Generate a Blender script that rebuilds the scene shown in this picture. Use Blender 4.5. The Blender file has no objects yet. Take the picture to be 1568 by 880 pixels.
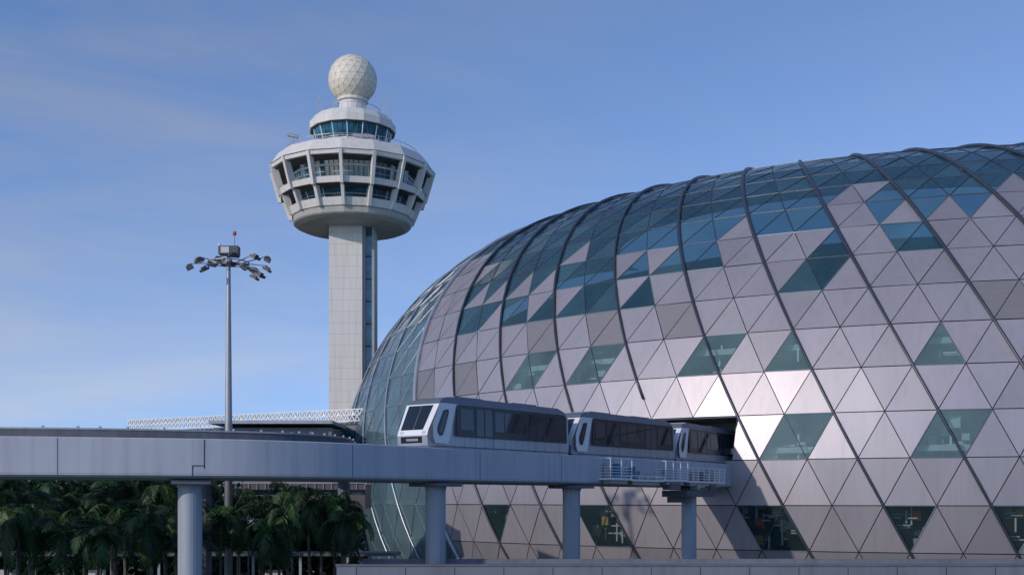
import bpy, math, random, numpy as np
from mathutils import Vector, Matrix
random.seed(7); np.random.seed(7)
F=1742.2; HC=9.0; YH=765.0; CX=784.0
def W(px,py,d): return Vector(((px-CX)/F*d, d, HC+(YH-py)/F*d))
sc=bpy.context.scene
sc.view_settings.view_transform='Standard'
try: sc.view_settings.look='None'
except: pass
sc.view_settings.exposure=0

# ------------------------------------------------------------ materials
def mat(name,col,rough=0.6,metal=0.0,var=0.12,scale=0.6,stretch=(1,1,1),bump=0.0,spec=0.5,coat=0.0,streak=0.0):
    m=bpy.data.materials.new(name); m.use_nodes=True
    nt=m.node_tree; b=nt.nodes['Principled BSDF']
    b.inputs['Roughness'].default_value=rough; b.inputs['Metallic'].default_value=metal
    b.inputs['Specular IOR Level'].default_value=spec
    b.inputs['Coat Weight'].default_value=coat
    tc=nt.nodes.new('ShaderNodeTexCoord'); mp=nt.nodes.new('ShaderNodeMapping')
    mp.inputs['Scale'].default_value=stretch
    nz=nt.nodes.new('ShaderNodeTexNoise'); nz.inputs['Scale'].default_value=scale
    nz.inputs['Detail'].default_value=6; nz.inputs['Roughness'].default_value=0.6
    nt.links.new(tc.outputs['Object'],mp.inputs[0]); nt.links.new(mp.outputs[0],nz.inputs['Vector'])
    rp=nt.nodes.new('ShaderNodeValToRGB')
    rp.color_ramp.elements[0].position=0.3; rp.color_ramp.elements[1].position=0.7
    rp.color_ramp.elements[0].color=[max(0,c*(1-var)) for c in col]+[1]
    rp.color_ramp.elements[1].color=[min(1,c*(1+var)) for c in col]+[1]
    nt.links.new(nz.outputs['Fac'],rp.inputs[0]); last=rp.outputs[0]
    if streak>0:
        m2=nt.nodes.new('ShaderNodeMapping'); m2.inputs['Scale'].default_value=(2.2,2.2,.10)
        n3=nt.nodes.new('ShaderNodeTexNoise'); n3.inputs['Scale'].default_value=1.0; n3.inputs['Detail'].default_value=8
        r3=nt.nodes.new('ShaderNodeValToRGB'); r3.color_ramp.elements[0].position=.48; r3.color_ramp.elements[1].position=.72
        r3.color_ramp.elements[0].color=(1,1,1,1); r3.color_ramp.elements[1].color=(1-streak,1-streak,1-streak,1)
        mm=nt.nodes.new('ShaderNodeMix'); mm.data_type='RGBA'; mm.blend_type='MULTIPLY'; mm.inputs[0].default_value=1
        nt.links.new(tc.outputs['Object'],m2.inputs[0]); nt.links.new(m2.outputs[0],n3.inputs['Vector']); nt.links.new(n3.outputs['Fac'],r3.inputs[0])
        nt.links.new(last,mm.inputs[6]); nt.links.new(r3.outputs[0],mm.inputs[7]); last=mm.outputs[2]
    nt.links.new(last,b.inputs['Base Color'])
    if bump>0:
        bp=nt.nodes.new('ShaderNodeBump'); bp.inputs['Strength'].default_value=bump
        n2=nt.nodes.new('ShaderNodeTexNoise'); n2.inputs['Scale'].default_value=scale*6
        nt.links.new(mp.outputs[0],n2.inputs['Vector'])
        nt.links.new(n2.outputs['Fac'],bp.inputs['Height']); nt.links.new(bp.outputs[0],b.inputs['Normal'])
    return m
def glassmat(name,tint,body,fac=0.5,rough=0.05):
    m=mat(name,body,rough,0,0.3,0.15,spec=0.9)
    nt=m.node_tree; b=nt.nodes['Principled BSDF']; out=nt.nodes['Material Output']
    tr=nt.nodes.new('ShaderNodeBsdfTransparent'); tr.inputs[0].default_value=(*tint,1)
    mx=nt.nodes.new('ShaderNodeMixShader'); mx.inputs[0].default_value=fac
    nt.links.new(tr.outputs[0],mx.inputs[1]); nt.links.new(b.outputs[0],mx.inputs[2]); nt.links.new(mx.outputs[0],out.inputs[0])
    return m
M={}
for i,(c,r) in enumerate([((.385,.36,.39),.42),((.36,.34,.37),.46),((.415,.385,.415),.38),((.33,.31,.34),.45)]):
    M['panel%d'%i]=mat('metal_panel_%d'%i,c,r,0.45,0.07,0.25,(1,1,0.25),0.01,streak=.07)
M['louver']=mat('louver_panel',(.23,.22,.235),.5,.3,.15,6,(.1,.1,6))
M['back']=mat('panel_backing',(.03,.03,.035),.8)
M['glass']=glassmat('dome_glass',(.30,.46,.54),(.028,.075,.105),.70)
M['glass2']=glassmat('dome_glass_b',(.30,.48,.54),(.045,.105,.135),.76)
M['glass_l']=glassmat('dome_glass_light',(.5,.68,.72),(.11,.20,.235),.74)
M['glass_w']=glassmat('facade_window',(.72,.88,.88),(.20,.33,.34),.40)
M['glass_d']=glassmat('facade_window_dark',(.72,.82,.82),(.05,.09,.10),.34)
M['rib']=mat('steel_rib_dark',(.05,.06,.085),.35,.3,.1)
M['ribl']=mat('steel_rib_silver',(.42,.45,.5),.35,.5,.1)
M['mull']=mat('mullion',(.11,.14,.17),.4,.3,.1)
M['core']=mat('interior_core',(.10,.15,.16),.7,0,.5,.12)
M['slab']=mat('floor_slab',(.5,.52,.52),.7)
M['conc']=mat('concrete_guideway',(.45,.48,.545),.6,0,.08,.35,(1,1,.35),.05,streak=.14)
M['pier']=mat('concrete_pier',(.34,.38,.44),.65,0,.10,.5,(1,1,.2),.05,streak=.2)
M['joint']=mat('joint_dark',(.04,.04,.05),.8)
M['dark']=mat('dark_metal',(.035,.038,.045),.6,0,.2)
M['gdark']=mat('weathered_parapet',(.12,.13,.16),.7,0,.2,.6,streak=.2)
M['parap']=mat('road_parapet',(.15,.175,.215),.7,0,.12,.4,streak=.2)
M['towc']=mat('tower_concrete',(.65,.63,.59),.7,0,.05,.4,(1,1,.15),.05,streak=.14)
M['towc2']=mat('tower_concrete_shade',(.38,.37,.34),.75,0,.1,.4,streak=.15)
M['towg']=mat('tower_glass',(.012,.10,.17),.08,0,.8,.6,spec=.9)
M['towdk']=mat('tower_recess',(.05,.055,.065),.7)
M['radome']=mat('radome_fabric',(.74,.68,.56),.55,0,.05,.3,streak=.08)
M['seam']=mat('radome_seam',(.52,.48,.41),.6)
M['white']=mat('white_paint',(.75,.76,.78),.35,0,.03,coat=.2)
M['silver']=mat('train_silver',(.38,.40,.44),.34,.35,.06,streak=.12)
M['roofg']=mat('train_roof',(.16,.18,.22),.45,.3,.1)
M['tglass']=mat('train_glass',(.010,.018,.032),.04,0,.3,.3,spec=.6)
M['tband']=mat('train_dark_band',(.014,.017,.024),.25,0,.2,.3,spec=.45)
M['galv']=mat('galvanised_steel',(.33,.35,.38),.45,.4,.1,1.0)
M['lamp']=mat('floodlight_body',(.07,.075,.085),.5,.3)
M['lens']=mat('floodlight_lens',(.5,.53,.57),.15,0,.1)
M['red']=mat('red_beacon',(.6,.04,.03),.4)
M['blue']=mat('blue_cabinet',(.03,.16,.35),.5)
M['amber']=mat('display_amber',(.7,.42,.10),.5)
M['lf1']=mat('palm_leaf_dark',(.012,.034,.016),.6,0,.4,.8,spec=.25)
M['lf2']=mat('palm_leaf_mid',(.024,.070,.024),.55,0,.4,.8,spec=.3)
M['lf3']=mat('palm_leaf_light',(.055,.115,.03),.5,0,.3,.8,spec=.35)
M['trunk']=mat('palm_trunk',(.10,.09,.08),.9,0,.3,2,(1,1,4),.3)
M['ground']=mat('ground_grass',(.04,.06,.03),.95,0,.4,.2)
M['asph']=mat('asphalt',(.05,.05,.053),.85,0,.15,1)
M['term']=mat('terminal_wall',(.16,.16,.17),.6,0,.15,.2)
M['brown']=mat('link_brown',(.10,.09,.09),.6,0,.15,.3)
M['lattice']=mat('white_lattice',(.72,.72,.70),.5)
M['plant']=mat('indoor_plant',(.03,.12,.04),.6,0,.5,.8)
M['tyre']=mat('tyre',(.02,.02,.02),.8)

# ------------------------------------------------------------ mesh builder
class MB:
    def __init__(s): s.v=[];s.f=[];s.m=[];s.names=[]
    def mi(s,m):
        if m not in s.names: s.names.append(m)
        return s.names.index(m)
    def add(s,vs,fs,m):
        o=len(s.v); s.v+= [tuple(v) for v in vs]; i=s.mi(m)
        for f in fs: s.f.append(tuple(a+o for a in f)); s.m.append(i)
    def box(s,c,d,m,R=None):
        x,y,z=d[0]/2,d[1]/2,d[2]/2; c=Vector(c)
        vs=[Vector(p) for p in [(-x,-y,-z),(x,-y,-z),(x,y,-z),(-x,y,-z),(-x,-y,z),(x,-y,z),(x,y,z),(-x,y,z)]]
        if R is not None: vs=[R@v for v in vs]
        s.add([v+c for v in vs],[(0,3,2,1),(4,5,6,7),(0,1,5,4),(1,2,6,5),(2,3,7,6),(3,0,4,7)],m)
    def tube(s,pts,r,m,n=6,caps=True):
        pts=[Vector(p) for p in pts]; rs=r if isinstance(r,(list,tuple)) else [r]*len(pts)
        vs=[];fs=[]; up=None
        for i,p in enumerate(pts):
            d=(pts[min(i+1,len(pts)-1)]-pts[max(i-1,0)]).normalized()
            if up is None: up=Vector((0,0,1)) if abs(d.z)<.9 else Vector((1,0,0))
            a=d.cross(up).normalized(); b=a.cross(d).normalized(); up=b
            for k in range(n):
                t=2*math.pi*(k+.5)/n
                vs.append(p+(a*math.cos(t)+b*math.sin(t))*rs[i])
        for i in range(len(pts)-1):
            for k in range(n):
                k2=(k+1)%n; fs.append((i*n+k,i*n+k2,(i+1)*n+k2,(i+1)*n+k))
        if caps: fs.append(tuple(range(n))[::-1]); fs.append(tuple((len(pts)-1)*n+k for k in range(n)))
        s.add(vs,fs,m)
    def lathe(s,c,prof,n,m,rot=0,cap=True):
        vs=[];fs=[]
        for r,z in prof:
            for k in range(n):
                t=rot+2*math.pi*k/n; vs.append((c[0]+r*math.cos(t),c[1]+r*math.sin(t),z))
        for i in range(len(prof)-1):
            for k in range(n):
                k2=(k+1)%n; fs.append((i*n+k,i*n+k2,(i+1)*n+k2,(i+1)*n+k))
        if cap: fs.append(tuple(range(n))[::-1]); fs.append(tuple((len(prof)-1)*n+k for k in range(n)))
        s.add(vs,fs,m)
    def build(s,name,parent=None,smooth=False,mtx=None):
        me=bpy.data.meshes.new(name); me.from_pydata(s.v,[],s.f)
        for n in s.names: me.materials.append(M[n])
        me.polygons.foreach_set('material_index',s.m)
        if smooth: me.polygons.foreach_set('use_smooth',[True]*len(s.f))
        me.update()
        o=bpy.data.objects.new(name,me); sc.collection.objects.link(o)
        if parent: o.parent=parent
        if mtx is not None: o.matrix_world=mtx
        return o
def empty(name):
    e=bpy.data.objects.new(name,None); sc.collection.objects.link(e); return e

# ------------------------------------------------------------ dome shape parameters (least squares from survey points)
obs=[]
def O(k,j,x,y): obs.append((k,j,x,y))
for j,x,y in [(-2,1240,845),(-1,1200,775),(0,1165,703),(1,1128,632),(2,1102,572),(3,1077,515),(4,1060,463),(5,1050,411)]: O(0,j,x,y)
for j,x,y in [(-2,1393,848),(-1,1352,773),(0,1311,703),(1,1275,632),(2,1240,567),(3,1215,507),(4,1190,450),(5,1170,405),(6,1155,360)]: O(2,j,x,y)
for j,x,y in [(-1,1520,771),(0,1475,698),(1,1437,627),(2,1398,558),(3,1362,497),(4,1330,442),(5,1305,391),(6,1285,350)]: O(4,j,x,y)
for j,x,y in [(2,1560,550),(3,1520,487),(4,1485,433),(5,1447,380),(6,1415,335)]: O(6,j,x,y)
for j,x,y in [(2,975,583),(3,958,527),(4,947,475)]: O(-2,j,x,y)
for j,x,y in [(2,866,590),(3,853,537),(4,849,487)]: O(-4,j,x,y)
for j,x,y in [(2,775,598),(3,768,547),(4,767,500)]: O(-6,j,x,y)
for j,x,y in [(2,697,603),(3,695,560),(4,699,515)]: O(-8,j,x,y)
aux=[(0,1043,370),(0,1040,322),(0,1060,277),(-2,940,400),(-2,945,350),(-2,980,297),(-4,852,430),(-4,870,365),(-4,915,315),(-6,775,450),(-6,800,395),(-8,722,440),(2,1145,320),(2,1140,262),(4,1255,305),(4,1226,252),(6,1370,290),(6,1312,240),(-10,650,520),(-10,632,600)]
sil=[(528,670),(530,640),(545,605),(570,560),(600,510),(640,462),(667,438),(700,405),(750,375),(800,350),(870,326),(950,299),(1060,275),(1140,262),(1225,250),(1320,239),(1420,228),(1500,221),(1568,218),(1650,216)]
silp=np.array(sil,float)
p0=np.array([69,154,math.radians(-25),105,55,55,32,36,5,4.48,.047,0,0,-.0235,0,-.03,.13,0])
sg=np.array([20,4,.3,40,25,30,15,10,4,.3,.02,.0008,.00005,.02,.002,.2,.05,.003])
ja0=np.array([5+(405-y)/38. if y<405 else 4+(470-y)/60. for k,x,y in aux])
def surf(p,t,ph,off=0.0):
    cx,cy,rot,a,b,ra,rb,c,ze=p[:9]
    u=(a-off-ra*(1-np.cos(ph)))*np.cos(t); v=(b-off-rb*(1-np.cos(ph)))*np.sin(t)
    x=cx+u*np.cos(rot)-v*np.sin(rot); y=cy+u*np.sin(rot)+v*np.cos(rot)
    return x,y,ze+(c-off)*np.sin(ph)
def tp(p,k,j): return p[9]+p[10]*k+p[11]*k**2+p[12]*k**3+p[13]*j+p[14]*j**2, p[15]+p[16]*j+p[17]*j**2
def proj(x,y,z): return CX+F*x/y, YH-F*z/y
ob=np.array(obs,float); ax=np.array(aux,float)
tt,pp=np.meshgrid(np.linspace(2.6,5.2,90),np.linspace(0,1.7,60))
angs=np.radians([2,15,28,40,50,58,65,71,76,80,83]); dirs=np.stack([-np.cos(angs),-np.sin(angs)],1)
htar=[ (silp@d).max() for d in dirs]
def resid(q):
    p=q[:18]; ja=q[18:]
    t,ph=tp(p,ob[:,0],ob[:,1]); X,Y=proj(*surf(p,t,ph)); r=[(X-ob[:,2])/4,(Y-ob[:,3])/4]
    t,ph=tp(p,ax[:,0],ja); X,Y=proj(*surf(p,t,ph)); r+=[(X-ax[:,1])/6,(Y-ax[:,2])/6]
    X,Y=proj(*surf(p,tt,pp)); P=np.stack([X.ravel(),Y.ravel()],1)
    h=np.array([(P@d).max() for d in dirs]); r.append((h-htar)/3)
    r.append((p-p0)/sg*.5); r.append((ja-ja0)/3)
    return np.concatenate(r)
q=np.concatenate([p0,ja0]); steps=np.concatenate([np.maximum(sg*1e-3,1e-9),np.full(len(ja0),1e-3)])
lam=1.0; r=resid(q); cost=r@r
for it in range(120):
    J=np.stack([(resid(q+np.eye(len(q))[i]*steps[i])-r)/steps[i] for i in range(len(q))],1)
    A=J.T@J; g=J.T@r; ok=False
    for _ in range(8):
        dq=np.linalg.solve(A+lam*np.diag(np.diag(A)),-g); r2=resid(q+dq); c2=r2@r2
        if c2<cost:
            q=q+dq; imp=cost-c2; r=r2; cost=c2; lam=max(lam*.3,1e-7); ok=True; break
        lam*=4
    if not ok or imp<1e-4: break
P=q[:18].copy()
t,ph=tp(P,0.,0.); d0=surf(P,t,ph)[1]; s=97.0/d0
for i in (0,1,3,4,5,6,7,8): P[i]*=s
def S(k,j,off=0.0):
    t,ph=tp(P,float(k),float(j)); x,y,z=surf(P,t,ph,off); return Vector((float(x),float(y),float(z)+HC))
# ------------------------------------------------------------ dome build
dome=empty('glass_dome_building')
JT=14
for jj in range(6,20):
    if P[15]+P[16]*jj+P[17]*jj*jj>1.62: JT=jj; break
JB=-3; K0,K1=-26,16
winset=set([('u',0,0),('d',1,0),('u',3,0),('d',4,0),('u',6,0),('d',7,0),('u',1,2),('u',4,2),('u',7,2),('u',-1,2),('d',0,2),('u',-4,2),('d',-3,2),('u',-6,2),('d',-5,2),
      ('d',2,-2),('d',4,-2),('d',-1,-2),('u',-1,-2),('d',-5,-2),('u',-5,-2),('d',-8,-2),('d',7,-2)])
def glass_rule(kind,k,j):
    if k< -10 : return 'L'
    if (kind,k,j) in winset: return 'W' if j>=0 else 'D'
    if (kind,k,j) in (('u',2,4),('d',3,4)): return 'G'
    if j<=3:
        if j==3 and k in(-5,-3,-1,6) : return 'V'
        if j==2 and k in(-8,-10): return 'V'
        return 'M'
    rr=random.Random(k*131+j*17+(5 if kind=='u' else 0)).random()
    if k<=-9 and j<8: return 'M'
    if j==4:
        if k>=-1: return 'M'
        return 'G' if rr<.62 else 'M'
    if j==5:
        if k<=-6: return 'M' if rr<.6 else 'G'
        if k>=4: return 'G' if (kind,k) in (('d',5),('u',5)) else 'M'
        if (kind,k) in (('d',1),('u',1),('d',2),('u',2)): return 'M'
        return 'G' if rr<.75 else 'M'
    if j==6:
        if (kind,k) in (('u',4),('d',4),('u',6),('u',7),('d',8),('u',8),('u',9),('u',1)): return 'M'
        if k<=-5: return 'M' if rr<.3 else 'G'
        return 'G' if rr<.85 else 'M'
    if j==7:
        return 'M' if (kind,k) in (('u',4),('d',5),('u',8),('u',9),('d',10)) else 'G'
    return 'G'
skin=MB(); mull=MB()
cut={('u',-3,0),('d',-2,0),('u',-2,0),('d',-1,0)}
rp=random.Random(3)
def tri(a,b,c,kind,flag,fl):
    n=(b-a).cross(c-a).normalized(); ce=(a+b+c)/3
    sh=.968 if flag in 'MV' else .97
    q=[ce+(p-ce)*sh + n*rp.uniform(-.022,.022) for p in (a,b,c)]
    m={'M':'panel%d'%rp.choice([0,0,1,1,2,3]),'V':'louver','G':rp.choice(['glass','glass','glass2']),'L':'glass_l','W':'glass_w','D':'glass_d'}[flag]
    skin.add(q,[(0,1,2)],m)
    if flag in 'MV':
        inn=[p- (n if n.dot(ce-Vector((P[0],P[1],ce.z)))>0 else -n)*.12 for p in (a,b,c)]
        skin.add(inn,[(0,1,2)],'back')
    else:
        for u,v in ((a,b),(b,c),(c,a)):
            mull.tube([u,v],.07 if flag=='L' else .055,'ribl' if flag=='L' else 'mull',4,False)
for j in range(JB,JT):
    for k in range(K0,K1):
        if ('u',k,j) not in cut:
            if (k,j)==(-1,0):
                a,b,c=S(k,j),S(k+1,j),S(k+1,j+1); mid=a.lerp(b,.42); tri(mid,b,c,'u','M',0)
            else: tri(S(k,j),S(k+1,j),S(k+1,j+1),'u',glass_rule('u',k,j),0)
        if ('d',k,j) not in cut: tri(S(k,j),S(k+1,j+1),S(k,j+1),'d',glass_rule('d',k,j),0)
skin.build('facade_panels',dome); mull.build('mullions',dome)
ribs=MB()
for k in range(K0,K1+1):
    if k%2 and k>-10: continue
    pts=[S(k,JB+i*.5,-.10) for i in range(int((JT-JB)*2)+1)]
    if k in(-2,): 
        pts=[p for i,p in enumerate(pts) if JB+i*.5>=1.2]
    if k==-10: ribs.tube(pts,.26,'ribl',6)
    elif k<-10: 
        if k%2==0: ribs.tube(pts,.12,'ribl',5)
    else: ribs.tube(pts,[.12+.07*min(1,max(0,(JB+i*.5-3)/3)) for i in range(len(pts))],'rib',6)
ribs.build('steel_ribs',dome,True)
core=MB(); N=90; vs=[];fs=[]
phs=[-.35+ (1.6+.35)*i/20 for i in range(21)]
for ph in phs:
    for i in range(N):
        x,y,z=surf(P,2*math.pi*i/N,ph,8.0); vs.append((x,y,max(z+HC,0.0)))
for r_ in range(20):
    for i in range(N): fs.append((r_*N+i,r_*N+(i+1)%N,(r_+1)*N+(i+1)%N,(r_+1)*N+i))
fs.append(tuple(20*N+i for i in range(N))); core.add(vs,fs,'core'); core.build('interior_core',dome,True)
fl=MB()
for z in (4.5,9,13.5,18,22.5,27):
    sn=(z-HC-P[8])/P[7]
    if abs(sn)>.97: continue
    ph=math.asin(sn); vs=[]
    for off,dz in ((1.2,0),(1.2,.5),(8.3,.5),(8.3,0)):
        for i in range(N):
            x,y,_=surf(P,2*math.pi*i/N,ph,off); vs.append((x,y,z+dz-.5))
    fs=[]
    for r_ in range(4):
        for i in range(N): fs.append((r_*N+i,r_*N+(i+1)%N,((r_+1)%4)*N+(i+1)%N,((r_+1)%4)*N+i))
    fl.add(vs,fs,'slab')
fl.build('floor_slabs',dome)
it_=MB(); ri=random.Random(21)
for kind,k,j in sorted(winset):
    for _ in range(9 if j>-2 else 18):
        a=ri.uniform(-.2,1.2); c=S(k+a,j+ri.uniform(0.05,1.0),ri.uniform(1.0,3.5))
        typ=ri.random()
        R=Matrix.Rotation(ri.uniform(-.7,-.3),3,'Z')
        if typ<.35: it_.box(c,(ri.uniform(.6,1.8),.15,.12),'lattice',R)
        elif typ<.6: it_.box(c,(.14,.14,ri.uniform(1,2.5)),'white',R)
        elif typ<.8: it_.box(c,(ri.uniform(.4,1.2),.4,ri.uniform(.4,1.2)),'slab',R)
        elif typ<.9: it_.box(c,(ri.uniform(.3,.9),.4,ri.uniform(.3,.9)),'dark',R)
        else: it_.box(c,(.7,.3,.8),('amber' if typ<.95 else 'red') if j==-2 else 'slab',R)
it_.build('interior_fittings',dome)
pl=MB()
for _ in range(40):
    k=random.uniform(2,12); j=random.choice([5.4,6.0,6.4]); c=S(k,j,random.uniform(4.5,6.5))
    for _2 in range(90):
        o=Vector([random.gauss(0,1.0),random.gauss(0,1.0),random.gauss(0,.4)]); a=Vector([random.uniform(-.35,.35) for _ in range(3)]); b=Vector([random.uniform(-.35,.35) for _ in range(3)])
        pl.add([c+o,c+o+a,c+o+b],[(0,1,2)],'plant')
pl.build('indoor_planting',dome)

# ------------------------------------------------------------ guideway
ctrl=[(-75,46.5),(-50,49.5),(-35,51.8),(-24.4,54.2),(-15.2,56.7),(-10.6,59.4),(-6.6,63.4),(-2.0,69.6),(6.0,79.6),(11.8,87.2),(15.4,92.4),(18.7,97.8),(22.2,104.5),(25.5,112)]
def cr(pts,n=8):
    out=[]; 
    for i in range(1,len(pts)-2):
        p=[Vector(x) for x in pts[i-1:i+3]]
        for k in range(n):
            t=k/n; out.append(.5*((2*p[1])+(-p[0]+p[2])*t+(2*p[0]-5*p[1]+4*p[2]-p[3])*t*t+(-p[0]+3*p[1]-3*p[2]+p[3])*t**3))
    out.append(Vector(pts[-2])); return out
path=cr(ctrl,10)
def nrm(path,i):
    d=(path[min(i+1,len(path)-1)]-path[max(i-1,0)]).normalized(); return Vector((-d.y,d.x)),d
def sweep(mb,path,prof,m):
    vs=[];fs=[];n=len(prof)
    for i,p in enumerate(path):
        nn,_=nrm(path,i)
        for o,z in prof: q=p+nn*o; vs.append((q.x,q.y,z))
    for i in range(len(path)-1):
        for k in range(n): fs.append((i*n+k,i*n+(k+1)%n,(i+1)*n+(k+1)%n,(i+1)*n+k))
    fs.append(tuple(range(n))[::-1]); fs.append(tuple((len(path)-1)*n+k for k in range(n)))
    mb.add(vs,fs,m)
gw=empty('elevated_guideway')
g=MB()
zt=HC+3.05; zb=HC+1.12
sweep(g,path,[(0.0,zb+.1),(0,zt-.05),(0.05,zt),(.28,zt),(.28,zt-.55),(3.1,zt-.55),(3.1,zt),(3.4,zt),(3.4,zb+.1),(3.2,zb),(2.7,zb-.12),(.7,zb-.12),(.12,zb)],'conc')
arc=[0]
for i in range(1,len(path)): arc.append(arc[-1]+(path[i]-path[i-1]).length)
def at(sv):
    for i in range(1,len(arc)):
        if arc[i]>=sv: 
            t=(sv-arc[i-1])/(arc[i]-arc[i-1]); p=path[i-1].lerp(path[i],t); nn,d=nrm(path,i); return p,nn,d
    nn,d=nrm(path,len(path)-1); return path[-1]+d*(sv-arc[-1]),nn,d
def s_at_px(px):
    for i in range(1,len(path)):
        xa=CX+F*path[i-1].x/path[i-1].y; xb=CX+F*path[i].x/path[i].y
        if xa<=px<=xb: return arc[i-1]+(px-xa)/(xb-xa)*(arc[i]-arc[i-1])
    return 0 if px<CX else arc[-1]
g.build('girder',gw)
jt=MB()
for px in (88,313,540,735,860):
    p,nn,d=at(s_at_px(px)); R=Matrix.Rotation(math.atan2(d.y,d.x),3,'Z')
    jt.box((p.x,p.y,(zt+zb)/2+(.2 if px==313 else .03)),(.05 if px in(313,) else .025,.02,1.45 if px==313 else 1.75),'joint',R)
p,nn,d=at(s_at_px(304)); R=Matrix.Rotation(math.atan2(d.y,d.x),3,'Z')
jt.box((p.x,p.y,zb+.58),(.62,.02,.05),'joint',R)
p,nn,d=at(s_at_px(295)); jt.box((p.x,p.y,zb+.34),(.05,.02,.5),'joint',R)
sweep(jt,path,[(-.004,zb+.16),(-.004,zb+.2),(.01,zb+.2),(.01,zb+.16)],'pier')
jt.build('girder_joints',gw)
pr=MB()
for px in (291,667,875,1055):
    p,nn,d=at(s_at_px(px))
    c=p+nn*1.6; 
    c.x=(px-CX)/F*c.y
    pr.lathe((c.x,c.y),[(.60,0),(.60,zb-.55),(.64,zb-.45),(.64,zb-.34)],24,'pier')
    R=Matrix.Rotation(math.atan2(d.y,d.x),3,'Z')
    pr.box((c.x,c.y,zb-.23),(1.9,2.5,.2),'gdark',R)
    if px==1055:
        pr.box((c.x,c.y,zb-.62),(5.2,2.2,.5),'gdark',R); pr.box((c.x-d.x*1.8,c.y-d.y*1.8,zb-1.1),(1.0,1.6,.45),'gdark',R)
pr.build('piers',gw,False)
rl=MB()
for off in (.95,2.35): sweep(rl,path,[(off-.12,zt-.549),(off-.12,zt-.4),(off+.12,zt-.4),(off+.12,zt-.549)],'conc')
sweep(rl,path,[(3.0,zt-.1),(3.0,zt+.12),(3.08,zt+.12),(3.08,zt-.1)],'galv')
rl.build('running_rails',gw)
c2=[(-90,57),(-60,60),(-30,63.5),(-22,65),(-15.0,68),(-11.8,71.5),(-10.9,78),(-14,96),(-20,110)]
path2=cr(c2,8); g2=MB(); z2=HC+4.1
sweep(g2,path2,[(0,z2-1.9),(0,z2-.12),(.3,z2-.12),(.3,z2-.6),(3,z2-.6),(3,z2),(3.3,z2),(3.3,z2-1.9)],'gdark')
sweep(g2,path2,[(-.04,z2-.12),(-.04,z2-.02),(.32,z2-.02),(.32,z2-.12)],'pier')
for i in range(0,len(path2),2):
    q=path2[i]; g2.box((q.x,q.y+.1,z2+.03),(.12,.12,.12),'pier')
for (X_,Y_) in ((-52,62.5),(-18.7,69),(-14.2,96)): g2.lathe((X_,Y_),[(.5,0),(.5,z2-1.9)],12,'gdark')
go=g2.build('elevated_guideway.001')
mp=empty('maintenance_walkway'); mb=MB()
def plat(pxa,pxb,zf,out=1.0,rail=1.1):
    sa,sb=s_at_px(pxa),s_at_px(pxb); L=sb-sa; p,nn,d=at((sa+sb)/2); R=Matrix.Rotation(math.atan2(d.y,d.x),3,'Z')
    def LP(a,b,z): q=p+d*a-nn*b; return Vector((q.x,q.y,z))
    mb.box(LP(0,out/2+.003,zf),(L,out,.14),'white',R)
    mb.box(LP(0,out/2+.003,zf-.2),(L*.8,out*.6,.25),'galv',R)
    n=max(2,int(L/1.0))
    for i in range(n+1):
        a=-L/2+L*i/n; mb.tube([LP(a,out-.04,zf),LP(a,out-.04,zf+rail)],.035,'white',4)
    for h in (.25,.45,.65,.85,rail):
        if h>rail: continue
        mb.tube([LP(-L/2,out-.04,zf+h),LP(L/2,out-.04,zf+h)],.032,'white',4)
        for sg_ in (-1,1): mb.tube([LP(sg_*L/2,.02,zf+h),LP(sg_*L/2,out-.04,zf+h)],.025,'white',4)
    return LP,R
LP,R=plat(917,950,zb+.35,1.0,1.45)
mb.box(LP(.2,.5,zb+1.0),(.5,.4,.9),'blue',R); mb.box(LP(-.7,.3,zb+.95),(.6,.3,1.0),'silver',R)
LP,R=plat(950,1002,zb+.3,.9,.35)
mb.box(LP(-1.6,.45,zb+.85),(.4,.35,.9),'blue',R); mb.box(LP(-.4,.45,zb+.7),(.6,.3,.6),'silver',R); mb.box(LP(1.0,.45,zb+.6),(.9,.4,.45),'pier',R)
LP,R=plat(1002,1036,zb+.35,1.0,1.45)
mb.box(LP(0,.4,zb+.9),(1.2,.4,.9),'pier',R)
mb.box(LP(0,.5,zb-.1),(1.6,.7,.5),'gdark',R)
LP,R=plat(1036,1094,zb+.3,.9,1.1)
mb.box(LP(-1.2,.4,zb+.8),(.5,.4,.8),'galv',R); mb.box(LP(-.3,.4,zb+.75),(.5,.4,.7),'brown',R); mb.box(LP(.9,.4,zb+.75),(.8,.4,.6),'silver',R); mb.box(LP(2.0,.4,zb+.85),(.6,.4,.9),'pier',R)
mb.box(LP(-1.0,.5,zb-.1),(1.4,.7,.4),'galv',R); mb.box(LP(1.4,.5,zb-.08),(1.0,.7,.4),'gdark',R)
mb.build('walkway_platforms',mp)
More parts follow.
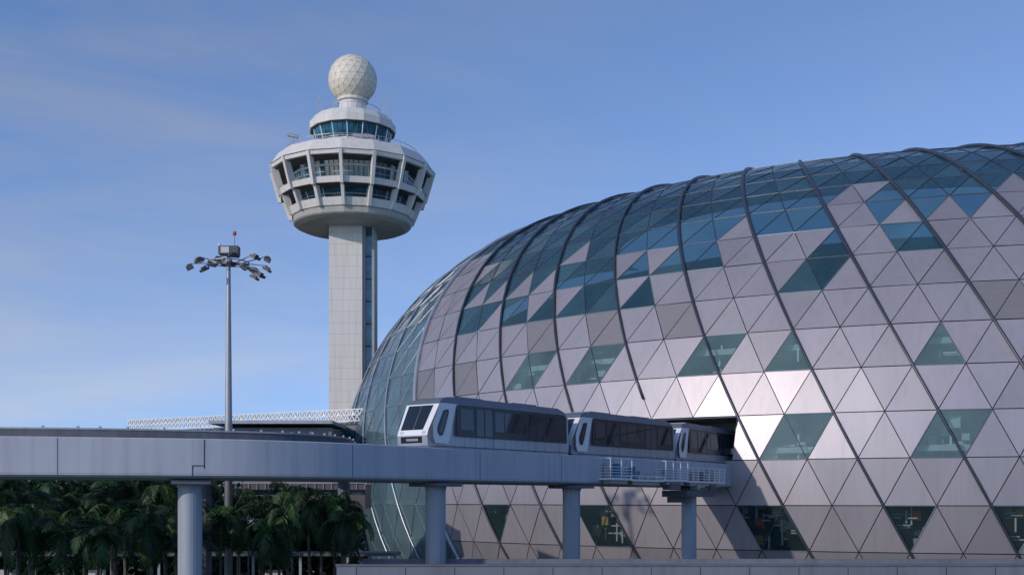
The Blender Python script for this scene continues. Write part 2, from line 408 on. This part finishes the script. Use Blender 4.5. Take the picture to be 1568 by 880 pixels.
# ------------------------------------------------------------ train
train=empty('airport_people_mover_train')
def car(L,first):
    b=MB(); Wd=2.75
    def y0(z): return .0+ (0.0 if z<1.2 else (z-1.2)*.035)+(max(0,z-3.0)*.5)
    prof=[(.35,.2),(.05,.45),(0,1.05),(.10,1.35),(.95,2.95),(1.25,3.22),(1.8,3.38),(3.2,3.46),(L-.9,3.42),(L-.35,3.2),(L-.05,2.8),(L,.9),(L-.1,.2)]
    n=len(prof)
    vs=[(x,y0(z)+ (.18 if x<.3 else 0),z) for x,z in prof]+[(x,Wd-y0(z)-(.18 if x<.3 else 0),z) for x,z in prof]
    fs=[(i,(i+1)%n,n+(i+1)%n,n+i) for i in range(n)]
    b.add(vs,fs[:2]+fs[9:],'silver'); b.add(vs,fs[2:4],'white'); b.add(vs,fs[4:9],'roofg')
    for sd in (0,1):
        yy=(lambda z:y0(z)) if sd==0 else (lambda z:Wd-y0(z))
        q=[(.35,.2),(.05,.45),(0,1.05),(.10,1.35),(.95,2.95),(1.01,3.0),(L-.2,3.0),(L-.05,2.8),(L,.9),(L-.1,.2)]
        b.add([(x,yy(z)+((.18 if sd==0 else -.18) if x<.3 else 0),z) for x,z in q],[tuple(range(len(q)))],'silver')
        q=[(1.01,3.0),(1.25,3.22),(1.8,3.38),(3.2,3.46),(L-.9,3.42),(L-.35,3.2),(L-.2,3.0)]
        b.add([(x,yy(z),z) for x,z in q],[tuple(range(len(q)))],'roofg')
    e=.012
    for side in (0,1):
        def Y(z,o=1): 
            v=y0(z)-e*o; return v if side==0 else Wd-v
        def poly(pts,m,o=1): b.add([(x,Y(z,o),z) for x,z in pts],[tuple(range(len(pts)))],m)
        poly([(2.45,1.08),(L-.22,1.08),(L-.22,2.75),(L-.35,2.99),(2.75,2.99),(2.5,2.9)],'tband',1)
        def win(x0,x1,z0=1.5,z1=2.75): poly([(x0,z0),(x1,z0),(x1,z1),(x0,z1)],'tglass',2)
        D=[(L*.30,L*.30+1.7),(L*.68,L*.68+1.7)]
        win(2.8,D[0][0]-.2); win(D[0][1]+.2,L*.5-.04); win(L*.5+.04,D[1][0]-.2); win(D[1][1]+.2,L-.6)
        for a,c in D:
            m_=(a+c)/2; win(a+.08,m_-.05,1.15,2.8); win(m_+.05,c-.08,1.15,2.8)
            for xx in (a,m_,c): poly([(xx-.015,.35),(xx+.015,.35),(xx+.015,2.95),(xx-.015,2.95)],'gdark',3)
        for xx in (3.1,5.9,L*.5,8.9,L-1.1): poly([(xx-.012,.35),(xx+.012,.35),(xx+.012,1.05),(xx-.012,1.05)],'dark',3)
        poly([(.5,.42),(L-.15,.42),(L-.15,.46),(.5,.46)],'dark',4)
        poly([(.31,.95),(.31,1.75),(.95,2.92),(1.05,2.99),(2.46,2.99),(2.3,2.6),(1.85,1.1),(1.65,.6),(.5,.6)],'white',2)
        poly([(.66,1.35),(.72,1.62),(1.24,2.55),(1.70,2.66),(1.75,2.45),(1.34,1.45),(1.12,1.05),(.82,1.05)],'tband',3)
        poly([(.80,1.4),(1.30,2.42),(1.60,2.46),(1.15,1.3),(.92,1.2)],'tglass',4)
    def onslope(t,y,o=.015):
        x=.10+.85*t; z=1.35+1.6*t; return (x-o*.9,y,z+o*.45)
    b.add([onslope(.02,.62),onslope(.02,Wd-.35),onslope(.95,Wd-.3),onslope(.95,.48)],[(0,1,2,3)],'tglass')
    b.add([onslope(.02,Wd/2-.03,.03),onslope(.02,Wd/2+.03,.03),onslope(.95,Wd/2+.03,.03),onslope(.95,Wd/2-.03,.03)],[(0,1,2,3)],'gdark')
    b.add([(-.0,.6,.98),(-.0,Wd-.45,.98),(.035,Wd-.45,.6),(.035,.6,.6)],[(0,1,2,3)],'tband')
    b.add([(-.015,.9,.86),(-.015,Wd-.9,.86),(.01,Wd-.9,.72),(.01,.9,.72)],[(0,1,2,3)],'silver')
    for yy in (.35,Wd-.65): b.add([(.02,yy,1.12),(.02,yy+.3,1.12),(.07,yy+.3,1.3),(.07,yy,1.3)],[(0,1,2,3)],'lens')
    b.box((L*.3,Wd/2,3.47),(2.6,1.6,.12),'roofg'); b.box((L*.7,Wd/2,3.47),(2.6,1.6,.12),'roofg')
    b.box((L/2,Wd/2,.08),(L-1.2,2.0,.3),'dark')
    for xx in (2.2,L-2.2):
        for yy in (.55,Wd-.55): b.tube([(xx,yy-.15,-.0),(xx,yy+.15,-.0)],.38,'tyre',14)
    b.box((L+.2,Wd/2,1.6),(.42,1.9,2.5),'dark')
    return b
Lc=14.1; s0=s_at_px(664)
for i in range(3):
    a=s0+i*(Lc+.5); pa,na,_=at(a); pb,nb,_=at(a+Lc)
    A=pa+na*.32; B=pb+nb*.32; ang=math.atan2((B-A).y,(B-A).x)
    o=car(Lc,i==0).build('passenger_car_%d'%(i+1),train); o.matrix_world=Matrix.Translation((A.x,A.y,zt-.30))@Matrix.Rotation(ang,4,'Z')
pt=MB(); pc,pn,pd=at(s_at_px(1110)); 
def quad(a,b,c,d,m): pt.add([a,b,c,d],[(0,1,2,3)],m)
inw=Vector((pd.x,pd.y,0)).normalized()*14
lo=zb-.9
a1,a2=S(-3,1),S(0,1)
b1,b2=Vector((a1.x,a1.y,lo)),Vector((a2.x,a2.y,lo))
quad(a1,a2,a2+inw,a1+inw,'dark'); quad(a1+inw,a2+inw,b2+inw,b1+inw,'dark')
pt.tube([a1,a2+Vector((.3,0,0))],.16,'rib',4); pt.tube([a2,b2],.12,'rib',4)
pt.build('train_portal',dome)

# ------------------------------------------------------------ control tower
D=185.0; u=D/F; tx=(540-CX)*u; ty=D
def Z(y): return HC+(YH-y)*u
tower=empty('airport_control_tower'); c=(tx,ty); rot=-math.pi/2
t=MB()
t.box((tx+(533-540)*u,ty,Z(350)/2),(50*u,5.6,Z(350)),'towc')
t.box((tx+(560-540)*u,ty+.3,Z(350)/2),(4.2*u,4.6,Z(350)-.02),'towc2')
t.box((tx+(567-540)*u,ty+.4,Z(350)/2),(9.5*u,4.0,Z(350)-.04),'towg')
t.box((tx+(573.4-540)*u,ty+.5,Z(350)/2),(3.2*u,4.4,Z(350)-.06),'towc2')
for y in range(362,700,17):
    if y%34==22: t.box((tx+(567-540)*u,ty+.35,Z(y)),(9*u,4.0,.25),'towdk')
    t.box((tx+(533-540)*u,ty-2.795,Z(y)),(50*u+.01,.03,.04),'towc2')
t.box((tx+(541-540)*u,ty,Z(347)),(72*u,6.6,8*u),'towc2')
t.build('shaft',tower)
h=MB(); n=16
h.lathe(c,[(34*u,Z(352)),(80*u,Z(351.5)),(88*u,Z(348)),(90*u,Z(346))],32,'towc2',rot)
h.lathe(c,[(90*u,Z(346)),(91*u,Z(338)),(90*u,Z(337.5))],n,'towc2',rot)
h.lathe(c,[(90*u,Z(337.4)),(93*u,Z(337)),(97*u,Z(326)),(93*u,Z(326))],n,'towc',rot)
h.lathe(c,[(78*u,Z(326.5)),(86*u,Z(308))],n,'towg',rot)
h.lathe(c,[(98*u,Z(309)),(110*u,Z(308.5)),(112*u,Z(300)),(104*u,Z(300))],n,'towc',rot)
h.lathe(c,[(90*u,Z(300.5)),(96*u,Z(271))],n,'towg',rot)
h.lathe(c,[(112*u,Z(272)),(124*u,Z(271)),(125*u,Z(265)),(114*u,Z(248)),(111*u,Z(246)),(64*u,Z(235)),(62*u,Z(228))],n,'towc',rot)
h.lathe(c,[(76*u,Z(309.5)),(108*u,Z(309.5))],n,'towdk',rot,False); h.lathe(c,[(88*u,Z(272.5)),(120*u,Z(272.5))],n,'towdk',rot,False)  # near-black rings paint the recess shade onto the concrete soffits
h.lathe(c,[(126*u,Z(265.6)),(126*u,Z(264.8))],n,'towdk',rot,False)
for k in range(n):
    a=rot+2*math.pi*k/n; er=Vector((math.cos(a),math.sin(a),0)); et=Vector((-math.sin(a),math.cos(a),0))*.24
    def fin(r0,y0_,r1,y1_,ri0,ri1):
        C=Vector((tx,ty,0)); q=[C+er*r0*u+Vector((0,0,Z(y0_))),C+er*r1*u+Vector((0,0,Z(y1_))),C+er*ri1*u+Vector((0,0,Z(y1_))),C+er*ri0*u+Vector((0,0,Z(y0_)))]
        vs=[p-et for p in q]+[p+et for p in q]; h.add(vs,[(0,1,2,3),(7,6,5,4),(0,4,5,1),(1,5,6,2),(2,6,7,3),(3,7,4,0)],'towc')
    fin(127,266,113.5,311,116,102); fin(113.5,298,97,338,102,88)
    for f_ in (0,.2,.4,.6,.8):
        a0=rot+2*math.pi*(k+f_)/n; ap=math.cos(math.pi/n)/math.cos((f_-.5)*2*math.pi/n)
        e2=Vector((math.cos(a0),math.sin(a0),0)); C=Vector((tx,ty,0))
        for r0,ya,r1,yb in ((78,326.5,86,308),(90,300.5,96,271)):
            h.tube([C+e2*r0*u*ap+Vector((0,0,Z(ya))),C+e2*r1*u*ap+Vector((0,0,Z(yb)))],.09,'towdk' if f_ else 'towc',4)
    a1=rot+2*math.pi*(k+1)/n
    for r_,yy,mm_,rr_ in ((94.4,279,'towc',.2),(92.5,288,'towc2',.1),(82,317,'towc2',.1)):
        h.tube([Vector((tx+math.cos(a)*r_*u,ty+math.sin(a)*r_*u,Z(yy))),Vector((tx+math.cos(a1)*r_*u,ty+math.sin(a1)*r_*u,Z(yy)))],rr_,mm_,4)
h.build('observation_levels',tower)
cb=MB()
cb.lathe(c,[(62*u,Z(233)),(62*u,Z(228)),(55*u,Z(227))],n,'towc',rot)
cb.lathe(c,[(54*u,Z(228)),(61*u,Z(204))],n,'towg',rot)
for k in range(48):
    a=rot+2*math.pi*k/48; ap=math.cos(math.pi/n)/math.cos(((k%3)/3-.5)*2*math.pi/n); e2=Vector((math.cos(a),math.sin(a),0)); C=Vector((tx,ty,0))
    cb.tube([C+e2*54*u*ap+Vector((0,0,Z(228))),C+e2*61*u*ap+Vector((0,0,Z(204)))],.10,'towdk' if k%3 else 'towc',4)
cb.lathe(c,[(60*u,Z(205)),(66*u,Z(204)),(66*u,Z(194)),(58*u,Z(184)),(40*u,Z(181)),(22*u,Z(180))],n,'towc',rot)
cb.lathe(c,[(52*u,Z(205.4)),(64.5*u,Z(205.2))],n,'towdk',rot,False)  # dark ring paints shade under the cab roof overhang
cb.lathe(c,[(22*u,Z(181)),(20*u,Z(158)),(24*u,Z(157)),(24*u,Z(154)),(18*u,Z(150))],16,'towc',rot)
for r0,ya,yb,nn_ in ((42,181.5,170,24),(64,236,227,32),(100,244,236,48)):
    for k in range(nn_):
        a=2*math.pi*k/nn_; x=tx+math.cos(a)*r0*u; y=ty+math.sin(a)*r0*u; cb.tube([(x,y,Z(ya)),(x,y,Z(yb))],.045,'galv',4)
    cb.tube([(tx+math.cos(a_*math.pi/16)*r0*u,ty+math.sin(a_*math.pi/16)*r0*u,Z(yb)) for a_ in range(33)],.045,'galv',4)
for dx,y0_,y1_ in ((-50,186,145),(-46,186,155),(54,188,140),(44,186,150),(30,186,160),(-28,186,150),(20,180,136),(-12,180,140),(-82,238,215),(-88,240,220),(60,188,150),(-53,188,160),(36,186,155),(-38,186,162)):
    cb.tube([(tx+dx*u,ty-1,Z(y0_)),(tx+dx*u,ty-1,Z(y1_))],[.11,.06],'galv',4)
    if dx in (-50,44): cb.box((tx+dx*u,ty-1,Z(y1_+12)),(.25,.2,.5),'pier')
for dx in (18,26,34,-78): 
    cb.tube([(tx+dx*u-.8,ty-7.4,Z(229)),(tx+dx*u+.8,ty-7.4,Z(232))],.28,'galv',8); cb.tube([(tx+dx*u,ty-7.4,Z(230)),(tx+dx*u,ty-7.4,Z(242))],.08,'galv',5)
cb.build('control_cab',tower)
bpy.ops.mesh.primitive_ico_sphere_add(subdivisions=3,radius=37*u,location=(tx,ty,Z(123)))
ro=bpy.context.object; ro.name='radome'; ro.data.materials.append(M['radome']); ro.parent=tower
rb=MB(); rb.tube([(tx,ty,Z(87)),(tx,ty,Z(82))],.12,'galv',5)
off_=Vector((tx,ty,Z(123)))
for e_ in ro.data.edges:
    va,vb=[ro.data.vertices[i].co for i in e_.vertices]; rb.tube([off_+va*1.0,off_+vb*1.0],.035,'seam',3,False)
rb.build('radome_seams',tower)

# ------------------------------------------------------------ floodlight mast
mast=empty('floodlight_mast'); D2=76.; v=D2/F; mx,my=(350-CX)*v,D2
def Zm(y): return HC+(YH-y)*v
m=MB(); m.lathe((mx,my),[(.30,0),(.24,Zm(640)),(.13,Zm(400)),(.12,Zm(385))],14,'galv'); m.build('pole',mast,True)
hd=MB()
hd.lathe((mx,my),[(.5,Zm(406)),(.5,Zm(402))],12,'lamp'); hd.lathe((mx,my),[(.22,Zm(408)),(.25,Zm(396))],10,'galv')
hd.box((mx+.1,my-.2,Zm(385)),(1.3,.7,.55),'lamp'); hd.box((mx-.1,my-.57,Zm(385)),(.55,.03,.4),'lens')
hd.tube([(mx+.4,my,Zm(384)),(mx+.4,my,Zm(352))],.035,'galv',5); hd.tube([(mx-.6,my,Zm(384)),(mx-.6,my,Zm(374))],.03,'galv',5)
hd.tube([(mx+.4,my,Zm(360)),(mx+.4,my,Zm(355))],.12,'red',8); hd.tube([(mx-.6,my,Zm(377)),(mx-.6,my,Zm(373))],.08,'white',8)
lights=[(-57,411,-.3),(-48,396,.4),(-38,404,-.9),(-31,417,-.8),(-20,393,.8),(-33,397,1.2),(56,394,.6),(60,414,-.2),(53,426,-.8),(41,426,-.2),(20,404,.9),(33,409,1.2),(45,398,-.7),(14,396,-.9)]
for dx,y,dy in lights:
    X=mx+dx*v; Y=my+dy*1.2; z=Zm(y); az=math.atan2(Y-my,X-mx)
    Rr=Matrix.Rotation(az,3,'Z')@Matrix.Rotation(math.radians(28),3,'Y')
    hd.box((X,Y,z),(.46,.68,.16),'lamp',Rr); hd.box(Vector((X,Y,z))+Rr@Vector((0,0,.13)),(.26,.34,.14),'lamp',Rr); hd.box(Vector((X,Y,z))+Rr@Vector((0,0,-.09)),(.38,.58,.03),'lens',Rr)
    zz=z+.25; hd.tube([(X,Y,z+.1),(X,Y,zz)],.03,'galv',4); hd.tube([(X,Y,zz),(mx+(X-mx)*.3,my+(Y-my)*.3,Zm(403))],.035,'galv',5); hd.tube([(mx+(X-mx)*.3,my+(Y-my)*.3,Zm(403)),(mx,my,Zm(404))],.05,'galv',5)
hd.tube([(mx+1.35*math.cos(a*math.pi/8),my+1.35*math.sin(a*math.pi/8),Zm(402)) for a in range(17)],.04,'galv',5)
hd.build('lamp_head',mast)

# ------------------------------------------------------------ terminal & lattice
term=empty('terminal_building'); tb=MB()
A=W(195,643,168.); B=W(507,628,149.5); dv=(B-A); Lh=Vector((dv.x,dv.y,0)).length; ex=Vector((dv.x,dv.y,0)).normalized(); B=A+ex*Lh*1.25; Lh*=1.25
ey=Vector((-ex.y,ex.x,0)); top=A.z; R=Matrix.Rotation(math.atan2(ex.y,ex.x),3,'Z')
def TP(a,b,z): q=A+ex*a+ey*b; return Vector((q.x,q.y,z))
tb.box(TP(Lh/2,14,(top-1.6)/2),(Lh,26,top-1.6),'term',R)
tb.build('terminal_body',term)
la=MB(); n=int(Lh/.8)
for z in (top,top-1.5): la.box(TP(Lh/2,0,z),(Lh,.2,.12),'lattice',R)
for lay in range(2):
    zt_,zb_=(top,top-.75) if lay==0 else (top-.75,top-1.5)
    for i in range(n):
        a=i*Lh/n; bq=(i+1)*Lh/n; m_=(a+bq)/2
        la.tube([TP(a,0,zb_),TP(m_,0,zt_)],.09,'lattice',4); la.tube([TP(m_,0,zt_),TP(bq,0,zb_)],.09,'lattice',4)
la.box(TP(Lh/2,0,top-.75),(Lh,.15,.08),'lattice',R)
for i in range(n):
    if i%3==0: la.box(TP((i+.5)*Lh/n,.1,top-.4),(.6,.03,.6),'lattice',R)
for i in range(0,60):
    la.box(TP(Lh*(i+.5)/60,.9,top-3.2),(Lh/60*.8,.1,1.2),'towg',R)
la.build('lattice_roof_screen',term)
b2=MB(); 
p1=W(322,641,138.); b2.box((p1.x+7.4,p1.y+6,p1.z/2-.5),(14.4,10,p1.z-1),'term'); b2.box((p1.x+7.4,p1.y+5.5,p1.z-.4),(15,12,.4),'pier')
for i in range(6): b2.box((p1.x+1.4+i*2.35,p1.y+.98,p1.z-1.7),(1.9,.06,.9),'tglass')
b2.build('terminal_building.001')
lk=MB(); q1=W(345,739,112.); q2=W(560,739,112.)
lk.box(((q1.x+q2.x)/2,114,q1.z-1.3),(q2.x-q1.x,5,2.4),'brown'); lk.box(((q1.x+q2.x)/2,111.4,q1.z+.0),(q2.x-q1.x,.1,.1),'galv')
lk.box(((q1.x+q2.x)/2,111.49,q1.z-.9),(q2.x-q1.x,.03,.5),'tglass')
for i in range(18): lk.box((q1.x+(q2.x-q1.x)*i/17,111.4,q1.z-.3),(.06,.06,.7),'galv')
for i in range(4): lk.box((q1.x+1+(q2.x-q1.x-2)*i/3,114,(q1.z-2.5)/2),(.7,.7,q1.z-2.5),'pier')
lk.build('covered_link_bridge')
tn=MB(); ca=W(374,778,80); 
for k in range(8):
    a0=2*math.pi*k/8; a1=2*math.pi*(k+1)/8; z1=ca.z-1.1
    pA=Vector((ca.x+1.5*math.cos(a0),ca.y+1.5*math.sin(a0),z1)); pB=Vector((ca.x+1.5*math.cos(a1),ca.y+1.5*math.sin(a1),z1))
    mA=Vector((ca.x+.5*math.cos(a0),ca.y+.5*math.sin(a0),ca.z-.6)); mB_=Vector((ca.x+.5*math.cos(a1),ca.y+.5*math.sin(a1),ca.z-.6))
    tn.add([pA,pB,mB_,mA],[(0,1,2,3)],'white'); tn.add([mA,mB_,ca],[(0,1,2)],'white')
for k in (0,2,4,6): a0=2*math.pi*k/8; tn.tube([(ca.x+1.3*math.cos(a0),ca.y+1.3*math.sin(a0),0),(ca.x+1.3*math.cos(a0),ca.y+1.3*math.sin(a0),ca.z-1.05)],.06,'gdark',6)
tn.build('tensile_canopy')
cw=MB()
cw.box((-26,90.5,4.75),(34,3,.25),'gdark')
for i in range(10): cw.box((-42.5+i*3.7,89.3,2.3),(.2,.2,4.6),'pier')
for i in range(5): cw.box((-40.5+i*7.1,91.6,2.6),(1.4,.1,1.6),'slab')
cw.build('covered_walkway')

# ------------------------------------------------------------ palms
def palm_mesh(seed,H,R_=2.4,nf=17):
    rnd=random.Random(seed); b=MB()
    lx,ly=rnd.uniform(-.3,.3),rnd.uniform(-.3,.3)
    b.tube([(lx*t*t,ly*t*t,H*t) for t in (0,.1,.4,.7,1)],[.22,.15,.12,.10,.08],'trunk',8)
    for i in range(nf):
        az=i*2.399+rnd.uniform(-.2,.2); el=rnd.uniform(.05,1.35) if i>4 else rnd.uniform(-.5,.2); Lf=R_*rnd.uniform(.8,1.15)
        er=Vector((math.cos(az),math.sin(az),0)); et=Vector((-math.sin(az),math.cos(az),0))
        P_=Vector((lx,ly,H)); pts=[P_.copy()]; ang=el; NS=14
        for s_ in range(NS):
            ang-= .13+.05*s_/NS*2; P_=P_+(er*math.cos(ang)+Vector((0,0,math.sin(ang))))*Lf/NS; pts.append(P_.copy())
        mt=rnd.choice(['lf1','lf1','lf2','lf2','lf3'])
        b.tube(pts[::2],[.035*(1-.1*x) for x in range(len(pts[::2]))],'lf3',3,False)
        for s_ in range(2,NS+1):
            for hf in (0,.5):
                p=pts[s_-1].lerp(pts[s_],hf); tdir=(pts[s_]-pts[s_-1]).normalized()
                ll=.75*math.sin(math.pi*min(1,(s_+hf)/(NS+1.5))*.9+.25)*rnd.uniform(.8,1.1)*R_/2.4
                for sd in (-1,1):
                    dr=(et*sd*.85+tdir*.55+Vector((0,0,rnd.uniform(-.75,.0)))).normalized()
                    w=tdir*.034
                    b.add([p-w,p+w,p+dr*ll*.6+w*.8+Vector((0,0,-.03)),p+dr*ll+Vector((0,0,-.12*ll)),p+dr*ll*.6-w*.8],[(0,1,2,3,4)],mt)
    return b
templates=[]
for i,(H,R_) in enumerate([(7.2,2.6),(8.2,2.5),(6.0,2.3),(8.8,2.7),(4.6,2.2)]):
    o=palm_mesh(i+1,H,R_).build('palm_tree'); templates.append((o.data,H)); bpy.data.objects.remove(o)
rnd=random.Random(5)
for row,(d_,n_,ymin,ymax) in enumerate([(61,7,800,840),(68,10,760,805),(76,13,740,785),(86,14,732,760)]):
    for i in range(n_):
        px=-20+(565+(-40 if row<1 else 0))*(i+rnd.uniform(.1,.9))/n_; dd=d_+rnd.uniform(-2.5,2.5)
        if row==0 and px>450: continue
        me,H=rnd.choice(templates); y=rnd.uniform(ymin,ymax)
        if px>330: y+=18
        if px>470: y+=8
        if dd<80 and abs(px-374)<18: continue
        h=W(px,y,dd).z
        o=bpy.data.objects.new('palm_tree',me); sc.collection.objects.link(o); sc_=h/H
        o.location=((px-CX)/F*dd,dd,0); o.scale=(.95+rnd.uniform(-.1,.1),)*2+(sc_,); o.rotation_euler=(0,0,rnd.uniform(0,6.28))
fm=MB(); rnd=random.Random(9)
for _ in range(470):
    px=rnd.uniform(-100,540); dd=rnd.uniform(94,106); y=rnd.uniform(728 if px<340 else 785,880); c0=W(px,y,dd); rr=rnd.uniform(.9,1.8); mt=rnd.choice(['lf1','lf1','lf1','lf2'])
    for _2 in range(60):
        o=Vector([rnd.gauss(0,rr*.5) for _ in range(3)]); a=Vector([rnd.uniform(-.45,.45) for _ in range(3)]); bb=Vector([rnd.uniform(-.45,.45) for _ in range(3)])
        fm.add([c0+o,c0+o+a,c0+o+a+bb,c0+o+bb],[(0,1,2,3)],mt)
fm.build('distant_foliage')

# ------------------------------------------------------------ ground, road deck, wall
gd=MB(); gd.add([(-3000,-300,0),(3000,-300,0),(3000,6000,0),(-3000,6000,0)],[(0,1,2,3)],'ground'); gd.build('ground')
dk=MB(); x0=(525-CX)/F*60
zr=HC-101/F*58
dk.box((x0+50,63,zr-1.3),(100,10,.5),'asph'); dk.box((x0+50,58,zr-.75),(100,.3,1.5),'parap'); dk.box((x0+50,58,zr+.05),(100.1,.4,.1),'gdark')
dk.box((x0+50,68,zr-.75),(100,.3,1.2),'parap')
dk.box((x0+50,60,(zr-1.56)/2),(100,.6,zr-1.56),'parap')
for i in range(40): dk.box((x0+1+i*2.5,57.845,zr-.75),(.03,.02,1.4),'joint')
dk.build('road_viaduct')

# ------------------------------------------------------------ camera
cam=bpy.data.cameras.new('Camera'); co=bpy.data.objects.new('Camera',cam); sc.collection.objects.link(co)
co.location=(0,0,HC); co.rotation_euler=(math.pi/2,0,0); cam.lens=40; cam.sensor_width=36; cam.shift_y=(YH-440)/1568; cam.clip_end=8000
sc.camera=co
# ------------------------------------------------------------ light
sd=Vector((-.66,-.62,.36)).normalized()
el=math.asin(sd.z); az=math.atan2(sd.x,sd.y)
sl=bpy.data.lights.new('Sun','SUN'); sl.energy=2.15; sl.angle=math.radians(.8); sl.color=(1,.89,.79)
so=bpy.data.objects.new('Sun',sl); sc.collection.objects.link(so); so.rotation_euler=(-sd).to_track_quat('-Z','Y').to_euler(); so.location=(-50,-50,80)
w=bpy.data.worlds.new('World'); sc.world=w; w.use_nodes=True; nt=w.node_tree; bg=nt.nodes['Background']
sk=nt.nodes.new('ShaderNodeTexSky'); sk.sky_type='NISHITA'; sk.sun_disc=False; sk.sun_elevation=el; sk.sun_rotation=az
sk.altitude=0; sk.air_density=1.0; sk.dust_density=.3; sk.ozone_density=2.8
bg.inputs['Strength'].default_value=.15
L=nt.links.new
tc=nt.nodes.new('ShaderNodeTexCoord')
ms=nt.nodes.new('ShaderNodeMapping'); ms.inputs['Location'].default_value=(0,0,.15); L(tc.outputs['Generated'],ms.inputs[0]); L(ms.outputs[0],sk.inputs[0])
tint=nt.nodes.new('ShaderNodeMix'); tint.data_type='RGBA'; tint.blend_type='MULTIPLY'; tint.inputs[0].default_value=1; tint.inputs[7].default_value=(1.07,1.12,1.32,1)
L(sk.outputs[0],tint.inputs[6])
mp_=nt.nodes.new('ShaderNodeMapping'); mp_.inputs['Scale'].default_value=(1.5,1.5,6.5); mp_.inputs['Rotation'].default_value=(0,.25,.3); mp_.inputs['Location'].default_value=(.6,0,.2)
nz=nt.nodes.new('ShaderNodeTexNoise'); nz.inputs['Scale'].default_value=1.7; nz.inputs['Detail'].default_value=8; nz.inputs['Roughness'].default_value=.55; nz.inputs['Distortion'].default_value=.35
rp_=nt.nodes.new('ShaderNodeValToRGB'); rp_.color_ramp.elements[0].position=.38; rp_.color_ramp.elements[1].position=.68
rp_.color_ramp.elements[1].color=(.7,.7,.7,1)
sx_=nt.nodes.new('ShaderNodeSeparateXYZ'); L(tc.outputs['Generated'],sx_.inputs[0])
mr=nt.nodes.new('ShaderNodeMapRange'); mr.inputs[1].default_value=-.42; mr.inputs[2].default_value=.12; mr.inputs[3].default_value=1.35; mr.inputs[4].default_value=.22; L(sx_.outputs[0],mr.inputs[0])
mu=nt.nodes.new('ShaderNodeMath'); mu.operation='MULTIPLY'
hs=nt.nodes.new('ShaderNodeHueSaturation'); hs.inputs['Saturation'].default_value=.5; hs.inputs['Value'].default_value=.86
mx_=nt.nodes.new('ShaderNodeMix'); mx_.data_type='RGBA'
L(tc.outputs['Generated'],mp_.inputs[0]); L(mp_.outputs[0],nz.inputs['Vector']); L(nz.outputs['Fac'],rp_.inputs[0]); L(rp_.outputs[0],mu.inputs[0]); L(mr.outputs[0],mu.inputs[1])
L(tint.outputs[2],hs.inputs['Color']); L(tint.outputs[2],mx_.inputs[6]); L(hs.outputs[0],mx_.inputs[7]); L(mu.outputs[0],mx_.inputs[0]); L(mx_.outputs[2],bg.inputs['Color'])
